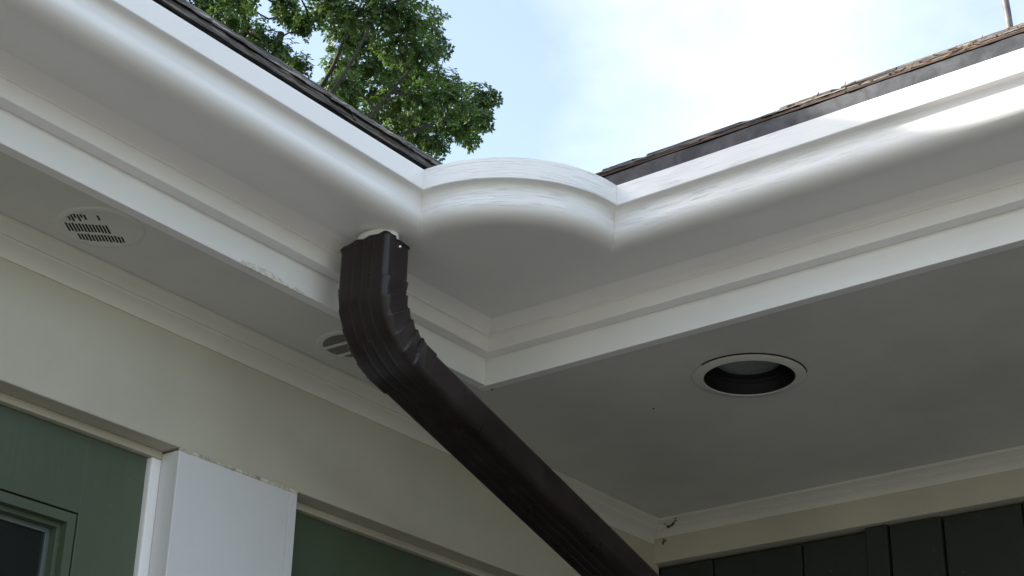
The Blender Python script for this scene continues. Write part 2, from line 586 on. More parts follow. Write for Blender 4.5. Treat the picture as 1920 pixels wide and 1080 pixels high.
# ---------------------------------------------------------------- roofs
PITCH = math.radians(30)
CP, SP, TP = math.cos(PITCH), math.sin(PITCH), math.tan(PITCH)
EAVE_U, EAVE_Z = 0.130, 0.243
RIDGE = 3.05                                  # ridge line this far behind the eave line
def roof_pt(left, along, s, lift):
    """along: distance along the eave from the corner of the eaves; s: run up the slope; lift: normal offset"""
    u = EAVE_U - s * CP - lift * SP
    z = EAVE_Z + (0.0 if left else 0.012) + s * SP + lift * CP
    return (u, -along, z) if left else (along, -u, z)

def roof_deck(left):
    ru = EAVE_U - RIDGE; rz = EAVE_Z + RIDGE * TP
    end = -L0 if left else L1
    c = EAVE_U
    def P(u, al, z): return (u, -al, z) if left else (al, -u, z)
    t = 0.03
    v = [P(EAVE_U, end, EAVE_Z), P(EAVE_U, c, EAVE_Z), P(ru, ru, rz), P(ru, end, rz),
         P(ru - RIDGE, end, EAVE_Z), P(ru - RIDGE, ru - RIDGE, EAVE_Z)]
    vv = v + [(x, y, z - t) for x, y, z in v]
    f = [(0, 1, 2, 3), (3, 2, 5, 4), (6, 7, 8, 9), (9, 8, 11, 10), (0, 1, 7, 6), (4, 5, 11, 10),
         (0, 3, 9, 6), (3, 4, 10, 9), (1, 2, 8, 7), (2, 5, 11, 8)]
    return hp(mesh_obj('roof', vv, f, M['shingle_wood'] if left else M['shingle_grey']))
roofL = roof_deck(True)
roofR = roof_deck(False)
# gable end walls so that the wings are closed volumes
def gable(left):
    end = (-L0 if left else L1) - 0.05
    ru = EAVE_U - RIDGE; rz = EAVE_Z + RIDGE * TP - 0.04
    def P(u, al, z): return (u, -al, z) if left else (al, -u, z)
    near = -0.31 if left else -0.92
    pts = [(near, GROUND_Z), (near, EAVE_Z - 0.04), (ru, rz), (2 * ru - near, EAVE_Z - 0.04), (2 * ru - near, GROUND_Z)]
    n = len(pts)
    v = [P(u, end, z) for u, z in pts] + [P(u, end - 0.12, z) for u, z in pts]
    f = [tuple(range(n)), tuple(range(n, 2 * n))] + [(i, (i + 1) % n, n + (i + 1) % n, n + i) for i in range(n)]
    hp(mesh_obj('gable_wall', v, f, M['header']))
    u2 = 2 * ru - near
    lo = P(u2, end, GROUND_Z); hi = P(u2 - 0.1, ru - RIDGE, EAVE_Z - 0.04)
    hp(box('rear_wall', [min(a, b) for a, b in zip(lo, hi)], [max(a, b) for a, b in zip(lo, hi)], M['header']))
gable(True); gable(False)

def rough_slab(name, left, a0, a1, s0, s1, l0, l1, mat, parent, seed, na=10, jag=0.004, droop=0.0):
    """a shingle: slab on the slope whose butt edge is uneven"""
    r = random.Random(seed)
    vs, fs = [], []
    off = r.uniform(-0.002, 0.002)
    for i in range(na + 1):
        al = a0 + (a1 - a0) * i / na
        j = r.uniform(-jag, jag) + off
        k = r.uniform(-jag, jag) * 0.45
        k2 = r.uniform(-jag, jag) * 0.45
        tl = r.uniform(-jag, jag) * 0.25
        vs += [roof_pt(left, al, s0 + j, l0 + k2 - droop), roof_pt(left, al, s0 + j + k, l0 + (l1 - l0) * 0.5 + k2 * 0.5 - droop), roof_pt(left, al, s0 + j * 0.8 + 0.0015, l1 + tl - droop * 0.6), roof_pt(left, al, s0 + 0.05, l1 + tl * .5), roof_pt(left, al, s1, l0 + (l1 - l0) * 0.6), roof_pt(left, al, s1, l0)]
    n = 6
    for i in range(na):
        for q in range(n):
            fs.append((i*n+q, i*n+(q+1) % n, (i+1)*n+(q+1) % n, (i+1)*n+q))
    fs += [tuple(range(n)), tuple(range(na*n, na*n+n))[::-1]]
    o = mesh_obj(name, vs, fs, mat)
    o.parent = parent
    o.matrix_parent_inverse = parent.matrix_parent_inverse.inverted() @ Matrix.Identity(4) if False else Matrix.Identity(4)
    return o

rnd = random.Random(21)
# left wing: rotten board and starter under two weathered courses
al = 0.10
while al < 2.6:
    w = rnd.uniform(0.42, 0.7)
    rough_slab('edge_board', True, al, al + w - 0.003, -0.055, 0.10, -0.0040, 0.0260, M['starter'], roofL, rnd.random(), 30, 0.0034)
    al += w
al = 0.10
while al < 2.6:
    w = rnd.uniform(0.16, 0.28)
    rough_slab('starter_shingle', True, al, al + w - 0.003, -0.062 + rnd.uniform(-.003, .003), 0.16, 0.0265, 0.0420, M['shingle_wood'], roofL, rnd.random(), 20, 0.0036)
    al += w
al = 0.10
while al < 2.6:
    w = rnd.uniform(0.10, 0.20)
    rough_slab('shingle', True, al, al + w - 0.002, -0.053 + rnd.uniform(-.005, .004), 0.30, 0.0425, 0.0530 + rnd.uniform(0, .0035), M['shingle_grey'], roofL, rnd.random(), 12, 0.0030)
    al += w
for c in range(1, 3):
    al = 0.10
    while al < 2.6:
        w = rnd.uniform(0.13, 0.24)
        rough_slab('shingle', True, al, al + w - 0.003, -0.045 + c * 0.14 + rnd.uniform(-.006, .006), 0.34 + c * 0.14, 0.0550 + rnd.uniform(0, .002), 0.062 + rnd.uniform(0, .004), M['shingle_grey'], roofL, rnd.random(), 6, 0.003)
        al += w
# right wing: metal drip flashing, red batten, layered shingles
n = 90
vs, fs = [], []
r2 = random.Random(2)
for i in range(n + 1):
    x = 0.16 + (2.6 - 0.16) * i / n
    wob = 0.0007 * math.sin(i * 0.9) + r2.uniform(-.0004, .0004)
    vs += [(x, -0.168 + wob, 0.192), (x, -0.1682 + wob, 0.2318), (x, -0.1645, 0.2330), (x, -0.120, 0.2345), (x, -0.120, 0.2325), (x, -0.1655 + wob, 0.2300), (x, -0.1658 + wob, 0.192)]
for i in range(n):
    for q in range(7):
        fs.append((i*7+q, i*7+(q+1) % 7, (i+1)*7+(q+1) % 7, (i+1)*7+q))
fs += [tuple(range(7)), tuple(n*7+k for k in range(7))[::-1]]
o = mesh_obj('drip_flashing', vs, fs, M['flashing']); o.parent = roofR
al = 0.10
while al < 2.6:
    w = rnd.uniform(0.5, 0.8)
    rough_slab('edge_board', False, al, al + w - 0.003, -0.0485, 0.10, 0.0020, 0.0085, M['red_wood'], roofR, rnd.random(), 26, 0.0012)
    al += w
al = 0.10
while al < 2.6:
    w = rnd.uniform(0.16, 0.30)
    rough_slab('starter_shingle', False, al, al + w - 0.002, -0.0465 + rnd.uniform(-.002, .002), 0.16, 0.0092, 0.0145, M['shingle_grey'], roofR, rnd.random(), 18, 0.0018)
    al += w
al = 0.10
while al < 2.6:
    w = rnd.uniform(0.10, 0.22)
    rough_slab('shingle', False, al, al + w - 0.001, -0.0500 + rnd.uniform(-.002, .002), 0.30, 0.0150, 0.0205 + rnd.uniform(0, .001), M['shingle_grey'], roofR, rnd.random(), 14, 0.0018)
    al += w
# laminated tabs on top: they make the stepped outline
tabs = [(0.12, 0.30), (0.365, 0.425), (0.455, 0.63), (0.70, 0.79), (0.81, 0.90), (0.90, 1.16), (1.20, 1.42), (1.50, 1.70), (1.74, 2.0), (2.06, 2.3)]
for a, b in tabs:
    rough_slab('shingle_tab', False, a, b, -0.0470 + rnd.uniform(-.004, .003), 0.14, 0.0212, 0.0280 + rnd.uniform(-.001, .002), M['shingle_grey'], roofR, rnd.random(), 12, 0.0018)
for c in range(1, 3):
    al = 0.10
    while al < 2.6:
        w = rnd.uniform(0.13, 0.24)
        rough_slab('shingle', False, al, al + w - 0.003, -0.045 + c * 0.14 + rnd.uniform(-.006, .006), 0.34 + c * 0.14, 0.027, 0.034 + rnd.uniform(0, .003), M['shingle_grey'], roofR, rnd.random(), 6, 0.003)
        al += w

# pine-needle and leaf litter caught on the right eave
bm = bmesh.new()
r3 = random.Random(77)
for i in range(420):
    x = min(2.4, 0.62 + abs(r3.gauss(0.65, 0.35)))
    if r3.random() > min(1, 0.05 + (x - 0.6) * 0.9): continue
    s = r3.uniform(-0.0515, -0.046); lf = r3.uniform(0.008, 0.026)
    c = Vector(roof_pt(False, x, s, lf)) + Vector((0, -0.001, 0))
    d = Vector((r3.uniform(-1, 1), r3.uniform(-.35, .2), r3.uniform(-.25, .3))).normalized() * r3.uniform(0.002, 0.008)
    wv = Vector((0.0, r3.uniform(-.3, .3), 1)).normalized() * r3.uniform(0.0005, 0.0014)
    k = Vector((0, 0.0012, 0))
    p = [bm.verts.new(c - d - wv), bm.verts.new(c + d - wv), bm.verts.new(c + d + wv), bm.verts.new(c - d + wv)]
    q = [bm.verts.new(v.co + k) for v in p]
    bm.faces.new(p); bm.faces.new(q[::-1])
    for a in range(4):
        bm.faces.new((p[a], q[a], q[(a + 1) % 4], p[(a + 1) % 4]))
lt = bm_obj('leaf_litter', bm, M['litter'])
lt['kind'] = 'stuff'
lt['label'] = 'brown dry needles and leaf litter caught along the right roof edge'
lt['category'] = 'leaf litter'

# ---------------------------------------------------------------- gutter
def gutter_outer(d=0.0):
    p = [(0.0005, 0.0510), (0.0232, 0.0510), (0.0242, 0.0520), (0.0243, 0.0590)]
    p += bez((0.0243, 0.0590), (0.0238, 0.0680), (0.0240, 0.0750), (0.0262, 0.0782), 7)[1:]
    p += bez((0.0258, 0.0772), (0.0305, 0.0776), (0.0318, 0.0806), (0.0285, 0.0832), 6)[1:]
    p += bez((0.0280, 0.0834), (0.0310, 0.0900), (0.0390, 0.0980), (0.0480, 0.1022), 8)
    p += [(0.0700, 0.0988), (0.1150, 0.0930)]
    p += bez((0.1470, 0.0897), (0.1780, 0.0890), (0.1940, 0.1040), (0.1870, 0.1260), 18)
    p += bez((0.1870, 0.1260), (0.1842, 0.1360), (0.1880, 0.1465), (0.1960, 0.1475), 8)[1:]
    p += [(0.2020, 0.1478), (0.2030, 0.1490), (0.2005, 0.1860), (0.1990, 0.1872)]
    return p
inner = [(0.1830, 0.1872), (0.1760, 0.1350), (0.1450, 0.1130), (0.0500, 0.1130), (0.0300, 0.1300), (0.0230, 0.1900), (0.0005, 0.1900)]
prof = gutter_outer() + inner
gut = empty('wooden_gutter', (0, 0, 0.0510), 'white painted moulded wooden gutter with a rounded bulging inside corner', 'gutter')
fnL = lambda u, z, t: (u, L0 + t * (-u - L0), z)
fnR = lambda u, z, t: (u + t * (L1 - u), -u, z)
part(sweep('gutter_run', prof, (fnL, 3.3), M['gutter_run'], smooth=35, nseg=24), gut)
runR = part(sweep('gutter_run', prof, (fnR, 3.3), M['gutter_grain'], smooth=35, nseg=24, uoff=7.3), gut)
def plain_underside(o):
    o.data.materials.append(M['gutter_run'])
    for p in o.data.polygons:
        if p.normal.z < -0.80 or p.center.z < 0.106:
            p.material_index = 1
plain_underside(runR)
# rounded corner box: the same mouldings turned round a quarter circle
CX, CY, DR = 0.198, -0.198, 0.024
cp = [(0.012, 0.0896)] + [(u - 0.2 + 0.2 + DR, z + 0.0001) for u, z in bez((0.1470, 0.0897), (0.1780, 0.0890), (0.1940, 0.1040), (0.1870, 0.1260), 18)]
cp += [(u + DR, z) for u, z in bez((0.1870, 0.1260), (0.1842, 0.1360), (0.1880, 0.1465), (0.1960, 0.1475), 8)[1:]]
cp += [(u + DR, z) for u, z in ((0.2020, 0.1478), (0.2030, 0.1490), (0.2005, 0.1862), (0.1990, 0.1874))]
cp += [(0.183 + DR, 0.1874), (0.180 + DR, 0.130), (0.012, 0.110)]
# the radius is measured from the lip corner so that lip radius is 0.222
cp = [(max(0.0, u - 0.0), z) for u, z in cp]
A0, A1 = math.radians(-112), math.radians(22)
NA = 96
vs, fs, uvs = [], [], []
n = len(cp)
arc = [0.0]
for i in range(1, n):
    arc.append(arc[-1] + math.hypot(cp[i][0]-cp[i-1][0], cp[i][1]-cp[i-1][1]))
for k in range(NA + 1):
    a = A0 + (A1 - A0) * k / NA
    for i, (rr, z) in enumerate(cp):
        vs.append((CX + rr * math.cos(a), CY + rr * math.sin(a), z)); uvs.append((3.1 + a * 0.22, arc[i]))
for k in range(NA):
    for i in range(n):
        j = (i + 1) % n
        fs.append((k*n+i, k*n+j, (k+1)*n+j, (k+1)*n+i))
fs += [tuple(range(n)), tuple(range(NA*n, NA*n+n))[::-1]]
corner = part(mesh_obj('corner_piece', vs, fs, M['gutter_grain'], None, uvs, 35), gut)
plain_underside(corner)
corner['label'] = 'rounded quarter-circle gutter corner with cracked paint'
# flat plate under the inside corner: a disc cut off where the two straight runs begin
def clip(poly, f):
    out = []
    for a, c in zip(poly, poly[1:] + poly[:1]):
        fa, fc = f(a), f(c)
        if fa >= 0: out.append(a)
        if fa * fc < 0:
            t = fa / (fa - fc); out.append((a[0] + (c[0] - a[0]) * t, a[1] + (c[1] - a[1]) * t))
    return out
disc = [(CX + 0.1705 * math.cos(2 * math.pi * k / 96), CY + 0.1705 * math.sin(2 * math.pi * k / 96)) for k in range(96)]
disc = clip(clip(disc, lambda q: q[0] - 0.134), lambda q: -q[1] - 0.134)
n = len(disc)
vs = [(x, y, 0.08985) for x, y in disc] + [(x, y, 0.100) for x, y in disc]
fs = [tuple(range(n))[::-1], tuple(range(n, 2 * n))] + [(i, (i + 1) % n, n + (i + 1) % n, n + i) for i in range(n)]
part(mesh_obj('corner_underside', vs, fs, M['gutter_run']), gut)

# ---------------------------------------------------------------- downspout
dsp = empty('downspout', (0.1050, -0.4240, -0.1), 'dark brown ribbed metal downspout with crimped elbow running back under the porch ceiling', 'downspout')
PX, PY, PSI, TH, ZB, RB, PA, PB, LE = 0.1050, -0.4240, 0.0150, 0.2960, -0.0010, 0.1070, 0.0985, 0.0585, 0.0255
hv = Vector((math.sin(-PSI), math.cos(PSI), 0)); wv_ = Vector((math.cos(PSI), math.sin(PSI), 0)); kv = Vector((0, 0, 1))
C0 = Vector((PX, PY, ZB)); BEND = math.pi / 2 - TH
def station(s):
    if s <= 0:
        return C0 - kv * s, hv.copy(), -kv
    t = min(s, RB * BEND) / RB
    pos = C0 + hv * RB * (1 - math.cos(t)) - kv * RB * math.sin(t)
    nn = hv * math.cos(t) + kv * math.sin(t)
    tt = -kv * math.cos(t) + hv * math.sin(t)
    if s > RB * BEND:
        pos = pos + tt * (s - RB * BEND)
    return pos, nn, tt
SB = RB * BEND
def section(a, b, rc=0.010, ribs=0.0010, crimp=0.0):
    """closed loop of (w, n): rounded rectangle with shallow ribs on the wide faces"""
    pts = []
    def side(p0, p1, nrm, nrib, depth, steps):
        for i in range(steps):
            t = i / steps
            x = p0[0] + (p1[0] - p0[0]) * t; y = p0[1] + (p1[1] - p0[1]) * t
            d = 0.0
            for k in range(1, nrib):
                d -= depth * max(0.0, 1 - abs(t - k / nrib) / 0.055)
            pts.append((x + nrm[0] * d, y + nrm[1] * d))
    def corner(cx, cy, a0):
        for i in range(5):
            an = a0 + (math.pi / 2) * i / 5
            pts.append((cx + rc * math.cos(an), cy + rc * math.sin(an)))
    hx, hy = a / 2, b / 2
    corner(hx - rc, -hy + rc, -math.pi / 2); side((hx, -hy + rc), (hx, hy - rc), (1, 0), 1, ribs, 24)
    corner(hx - rc, hy - rc, 0); side((hx - rc, hy), (-hx + rc, hy), (0, 1), 4, ribs, 44)
    corner(-hx + rc, hy - rc, math.pi / 2); side((-hx, hy - rc), (-hx, -hy + rc), (-1, 0), 1, ribs, 24)
    corner(-hx + rc, -hy + rc, math.pi); side((-hx + rc, -hy), (hx - rc, -hy), (0, -1), 4, ribs, 44)
    return pts

def tube_mesh(name, s_list, sec_fn, mat, parent, thick=0.0):
    rows = [sec_fn(s) for s in s_list]
    n = len(rows[0])
    vs, fs = [], []
    for s, row in zip(s_list, rows):
        pos, nn, tt = station(s)
        for (w, q, ds) in row:
            p2, n2, t2 = (station(s + ds) if ds else (pos, nn, tt))
            vs.append(p2 + wv_ * w + n2 * q)
    for k in range(len(rows) - 1):
        for i in range(n):
            j = (i + 1) % n
            fs.append((k*n+i, k*n+j, (k+1)*n+j, (k+1)*n+i))
    o = mesh_obj(name, vs, fs, mat, None, None, 50)
    part(o, parent)
    if thick:
        md = o.modifiers.new('sheet', 'SOLIDIFY'); md.thickness = thick; md.offset = -1
    return o

TOP = -0.078          # metres above the start of the bend (negative = above)
crimps = [-0.006, 0.021, 0.047, 0.072, 0.096, 0.119]
def elbow_sec(s):
    ea, eb = PA + 0.0018, PB + 0.0018
    pts = section(ea, eb)
    out = []
    for (w, q) in pts:
        inner = min(1.0, max(0.0, (q / (eb / 2) + 0.95) / 1.6))          # 0 at the outside of the bend
        dsx = 0.0; ww, qq = w, q
        # tuck-over folds on the inside half of the bend: each steps out and tapers back
        f = q / (eb / 2)
        side = max(0.0, math.sin(math.pi * min(1.0, max(0.0, (f + 1.0) / 2.04)))) ** 0.6
        for ci, c in enumerate(crimps):
            d = s - (c - 0.0035 * f)
            if 0.0 <= d < 0.020:
                amt = min(1.0, d / 0.0014) * (1 - d / 0.020)
                if abs(w) > ea / 2 - 0.006:
                    ww += math.copysign(0.0058, w) * amt * side
                if q > 0: qq += 0.0012 * amt
        # the cut top edge is uneven: bent out at the corners, notched
        if s < TOP + 0.004:
            dsx = (0.010 * (abs(w) / (ea / 2)) ** 3 if w < 0 else 0.0) + (0.007 if (w > ea / 2 - 0.012 and q > -0.008) else 0.0) + 0.0012 * math.sin(w * 210 + q * 170)
            ww *= 1.02; qq *= 1.03
        out.append((ww, qq, dsx))
    return out
sl_e = [TOP, TOP + 0.006, TOP + 0.012, TOP + 0.03]
s = -0.038
while s < SB + LE:
    sl_e.append(s); s += 0.0010
sl_e.append(SB + LE)
el = tube_mesh('elbow', sl_e, elbow_sec, M['brown'], dsp, 0.0012)
el['label'] = 'crimped elbow hanging from the gutter outlet'
def pipe_sec(s):
    return [(w, q, 0.0) for (w, q) in section(PA - 0.0018, PB - 0.0018)]
END = SB + 1.185
sl_p = [SB - 0.012] + [SB + LE + (END - SB - LE) * i / 14 for i in range(15)]
tube_mesh('pipe', sl_p, pipe_sec, M['brown'], dsp, 0.0012)
# lower elbow and drop along the back wall
pe, ne, te = station(END)
bm = bmesh.new()
add_box(bm, (-PA / 2, -PB / 2, GROUND_Z + 0.05), (PA / 2, PB / 2, pe.z + 0.02), 0.008)
for v in bm.verts:
    v.co.x += pe.x; v.co.y += 0.865
o = part(bm_obj('drop_pipe', bm, M['brown'], None, 40), dsp)
# white outlet tube between gutter and elbow
def ring_mesh(name, c, r0, r1, z0, z1, mat, parent, seg=40, sy=1.0):
    vs, fs = [], []
    for k in range(seg):
        a = 2 * math.pi * k / seg
        for (r, z) in ((r0, z0), (r1, z0), (r1, z1), (r0, z1)):
            vs.append((c[0] + r * math.cos(a), c[1] + sy * r * math.sin(a), z))
    for k in range(seg):
        k2 = (k + 1) % seg
        for q in range(4):
            fs.append((k*4+q, k*4+(q+1) % 4, k2*4+(q+1) % 4, k2*4+q))
    o = mesh_obj(name, vs, fs, mat, None, None, 40)
    return part(o, parent)
ring_mesh('outlet_tube', (PX + 0.004, PY + 0.001), 0.0360, 0.0390, 0.030, 0.0915, M['pvc'], dsp, sy=0.66)
# screw on the side of the elbow
bm = bmesh.new()
bmesh.ops.create_uvsphere(bm, u_segments=12, v_segments=8, radius=0.0032)
pos, nn, tt = station(TOP + 0.016)
sc = pos + wv_ * (PA / 2 + 0.0015) + nn * 0.002
bmesh.ops.translate(bm, verts=bm.verts, vec=sc)
part(bm_obj('screw', bm, M['screw'], None, 60), dsp)

# ---------------------------------------------------------------- recessed light
LX, LY = 0.412, 0.230
lamp = empty('recessed_light', (LX, LY, SZ), 'round recessed ceiling light with white trim ring and black baffle in the porch soffit', 'light')
def lathe(name, c, prof_, mat, parent, seg=56, a0=0.0, a1=2 * math.pi, smooth=35):
    full = abs(a1 - a0 - 2 * math.pi) < 1e-6
    vs, fs = [], []
    n = len(prof_); kk = seg if full else seg + 1
    for k in range(kk):
        a = a0 + (a1 - a0) * k / seg
        for r, z in prof_:
            vs.append((c[0] + r * math.cos(a), c[1] + r * math.sin(a), z))
    for k in range(seg):
        k2 = (k + 1) % kk
        for q in range(n - 1):
            fs.append((k*n+q, k*n+q+1, k2*n+q+1, k2*n+q))
    return part(mesh_obj(name, vs, fs, mat, None, None, smooth), parent)
lathe('trim_ring', (LX, LY), [(0.0805, 0.012), (0.0805, -0.0040), (0.0815, -0.0050), (0.0960, -0.0035), (0.0995, -0.0020), (0.0995, 0.0005), (0.0960, 0.0018)], M['soffit'], lamp)
baf = [(0.0795, 0.0115)]
for i in range(10):
    z = 0.0115 + i * 0.008
    baf += [(0.0790 - i * 0.0009, z + 0.004), (0.0784 - i * 0.0009, z + 0.0045), (0.0786 - i * 0.0009, z + 0.008)]
baf += [(0.04, 0.10), (0.0, 0.10)]
lathe('baffle', (LX, LY), [(0.0801, -0.0037)] + baf, M['black'], lamp)
lathe('bulb', (LX, LY), [(0.0, 0.0165), (0.020, 0.0172), (0.042, 0.0200), (0.056, 0.0250), (0.0625, 0.031), (0.063, 0.037), (0.048, 0.065), (0.025, 0.095), (0.0, 0.096)], M['lens'], lamp)
lathe('rust_gap_shade', (LX, LY), [(0.0985, 0.0007), (0.0985, -0.0012), (0.1008, -0.0012), (0.1008, 0.0017)], M['rust_shade'], lamp, 40, math.radians(-115), math.radians(25))  # dark brown ring: rust line plus painted-in shade of the gap behind the trim

# soffit is cut where the can goes up: the can sits in a hole
def cut_hole():
    so = [o for o in H.children if o.name.startswith('soffit')][0]
    bm = bmesh.new()
    bmesh.ops.create_cone(bm, cap_ends=True, segments=48, radius1=0.0860, radius2=0.0860, depth=0.2, matrix=Matrix.Translation((LX, LY, 0)))
    me = bpy.data.meshes.new('cut'); bm.to_mesh(me); bm.free()
    c = bpy.data.objects.new('cut', me); COL.objects.link(c)
    md = so.modifiers.new('hole', 'BOOLEAN'); md.operation = 'DIFFERENCE'; md.object = c; md.solver = 'EXACT'
    bpy.context.view_layer.update()
    dg = bpy.context.evaluated_depsgraph_get()
    new = bpy.data.meshes.new_from_object(so.evaluated_get(dg))
    so.modifiers.clear()
    so.data = new
    bpy.data.objects.remove(c, do_unlink=True)
cut_hole()

# ---------------------------------------------------------------- soffit vents
def vent(cx, cy, R, painted, label, ang):
    v = empty('soffit_vent', (cx, cy, SZ), label, 'vent', 'round vents in the narrow soffit')
    e1 = Vector((math.cos(ang), math.sin(ang), 0)); e2 = Vector((-math.sin(ang), math.cos(ang), 0))
    c = Vector((cx, cy, 0))
    flange = [(0.0, SZ - 0.0010), (R * 0.80, SZ - 0.0010), (R * 0.84, SZ - 0.0015), (R * 0.97, SZ - 0.0015), (R, SZ - 0.0006), (R, SZ + 0.001)]
    lathe('flange', (cx, cy), flange, M['soffit'], v)
    r = random.Random(int(R * 1e4) + (1 if painted else 7))
    zt, zb_ = SZ - 0.0009, SZ - 0.0013
    if painted:
        bm = bmesh.new()
        for band, (n0, n1) in enumerate(((-0.64, -0.24), (-0.17, 0.25), (0.33, 0.68))):
            k = -0.72
            while k < 0.75:
                lim = math.sqrt(max(0, 0.62 - ((n0 + n1) / 2) ** 2))
                lo_, hi_ = -lim, (0.10, 0.18, 0.40)[band] if True else lim
                if lo_ < k < hi_ and r.random() > (0.16 if band == 0 else 0.03):
                    a0 = n0 + r.uniform(0, .04); a1 = n1 - r.uniform(0, .05)
                    if band == 0 and r.random() < 0.45: a1 = a0 + (a1 - a0) * r.uniform(.35, .8)
                    p0 = c + e1 * (k * R + a0 * R * 0.16) + e2 * (a0 * R)
                    p1 = c + e1 * (k * R + a1 * R * 0.16) + e2 * (a1 * R)
                    hw = e1 * (R * 0.022)
                    q = [p0 - hw, p0 + hw, p1 + hw, p1 - hw]
                    lo4 = [bm.verts.new((x.x, x.y, zb_)) for x in q]
                    hi4 = [bm.verts.new((x.x, x.y, zt)) for x in q]
                    bm.faces.new(lo4); bm.faces.new(hi4[::-1])
                    for a in range(4):
                        bm.faces.new((lo4[a], lo4[(a+1) % 4], hi4[(a+1) % 4], hi4[a]))
                k += 0.074
        part(bm_obj('louvre_slots', bm, M['slot']), v)
    else:
        lathe('screen', (cx, cy), [(0.0, zb_), (R * 0.80, zb_), (R * 0.80, zt)], M['screen'], v)
        for off in (-0.30, 0.30):
            bm = bmesh.new()
            ln = R * 0.80 * math.sqrt(1 - (off / .8) ** 2)
            add_box(bm, (-ln, -R * 0.05, SZ - 0.0034), (ln, R * 0.05, SZ - 0.0015))
            bmesh.ops.rotate(bm, verts=bm.verts, cent=(0, 0, 0), matrix=Matrix.Rotation(ang, 3, 'Z'))
            bmesh.ops.translate(bm, verts=bm.verts, vec=c + e2 * (off * R))
            part(bm_obj('crossbar', bm, M['soffit']), v)
    return v
vent(-0.088, -0.815, 0.066, True, 'round soffit vent with its slots half clogged by paint', math.radians(45))
vent(-0.078, -0.272, 0.062, False, 'round soffit vent with dark mesh screen half hidden behind the brown downspout', math.radians(2))

# ---------------------------------------------------------------- cobweb dirt in the porch corner
bm = bmesh.new()
r = random.Random(12)
def speck(p, s):
    bmesh.ops.create_icosphere(bm, subdivisions=1, radius=s, matrix=Matrix.Translation(p) @ Matrix.Diagonal((r.uniform(.6, 1.6), r.uniform(.6, 1.4), r.uniform(.6, 1.4), 1)))
prev = None
for i in range(34):
    t = i / 33
    x = -0.165 + 0.038 * t + r.uniform(-.003, .003); z = -0.007 - 0.014 * math.sin(t * math.pi) + r.uniform(-.002, .002)
    speck((x, YW - 0.029 - 0.012 * t, z), r.uniform(.0008, .0022))
for i in range(14):
    speck((-0.180 + r.uniform(-.005, .005), YW - 0.008, -0.042 + r.uniform(-.006, .006)), r.uniform(.0008, .002))
for i in range(6):
    speck((-0.19 + r.uniform(-.02, .05), YW - 0.040, SZ - 0.001 + r.uniform(-.001, .0005)), r.uniform(.0007, .0015))
for (x, y) in ((0.004, 0.021), (-0.004, 0.024), (-0.010, 0.020), (0.148, 0.022), (0.185, 0.27)):
    speck((x, y, SZ - 0.0003), r.uniform(.0010, .0020))
o = bm_obj('cobweb_dirt', bm, M['cobweb'])
o['kind'] = 'stuff'; o['label'] = 'dark cobweb dirt in the inner porch corner moulding with stray specks on the soffit'; o['category'] = 'dirt'

# ---------------------------------------------------------------- roof mast beyond the right ridge
ms = empty('mast', (0.54, 1.62, 1.1), 'slim grey weathered mast standing on the right roof', 'mast')
MX, MY = 0.5300, 1.5
MZ = EAVE_Z + (MY + EAVE_U) * TP
def tube_path(bm, pts, rad, seg=8):
    rings = []
    for i, p in enumerate(pts):
        p = Vector(p)
        d = (Vector(pts[min(i+1, len(pts)-1)]) - Vector(pts[max(i-1, 0)])).normalized()
        a = d.cross(Vector((0.3, 0.5, 0.81))).normalized(); b = d.cross(a)
        rr = rad[i] if isinstance(rad, (list, tuple)) else rad
        rings.append([bm.verts.new(p + (a * math.cos(2*math.pi*k/seg) + b * math.sin(2*math.pi*k/seg)) * rr) for k in range(seg)])
    for i in range(len(rings) - 1):
        for k in range(seg):
            bm.faces.new((rings[i][k], rings[i][(k+1) % seg], rings[i+1][(k+1) % seg], rings[i+1][k]))
    bm.faces.new(rings[0]); bm.faces.new(rings[-1][::-1])
ms.location = (MX, MY, MZ)
bm = bmesh.new()
tube_path(bm, [(MX + 0.004, MY, MZ - 0.03), (MX + 0.001, MY, MZ + 0.25), (MX - 0.012, MY, MZ + 0.50), (MX - 0.03, MY, MZ + 0.95)], [0.0095, 0.0095, 0.0120, 0.0120], 10)
part(bm_obj('pole', bm, M['steel'], None, 50), ms)
bm = bmesh.new()
bmesh.ops.create_cone(bm, cap_ends=True, segments=16, radius1=0.05, radius2=0.012, depth=0.05, matrix=Matrix.Translation((MX + 0.004, MY, MZ + 0.02)))
part(bm_obj('base_flange', bm, M['flashing'], None, 40), ms)
bm = bmesh.new()
add_box(bm, (MX - 0.030, MY - 0.012, MZ + 0.535), (MX + 0.002, MY + 0.012, MZ + 0.56), 0.003)
part(bm_obj('clamp', bm, M['steel'], None, 40), ms)

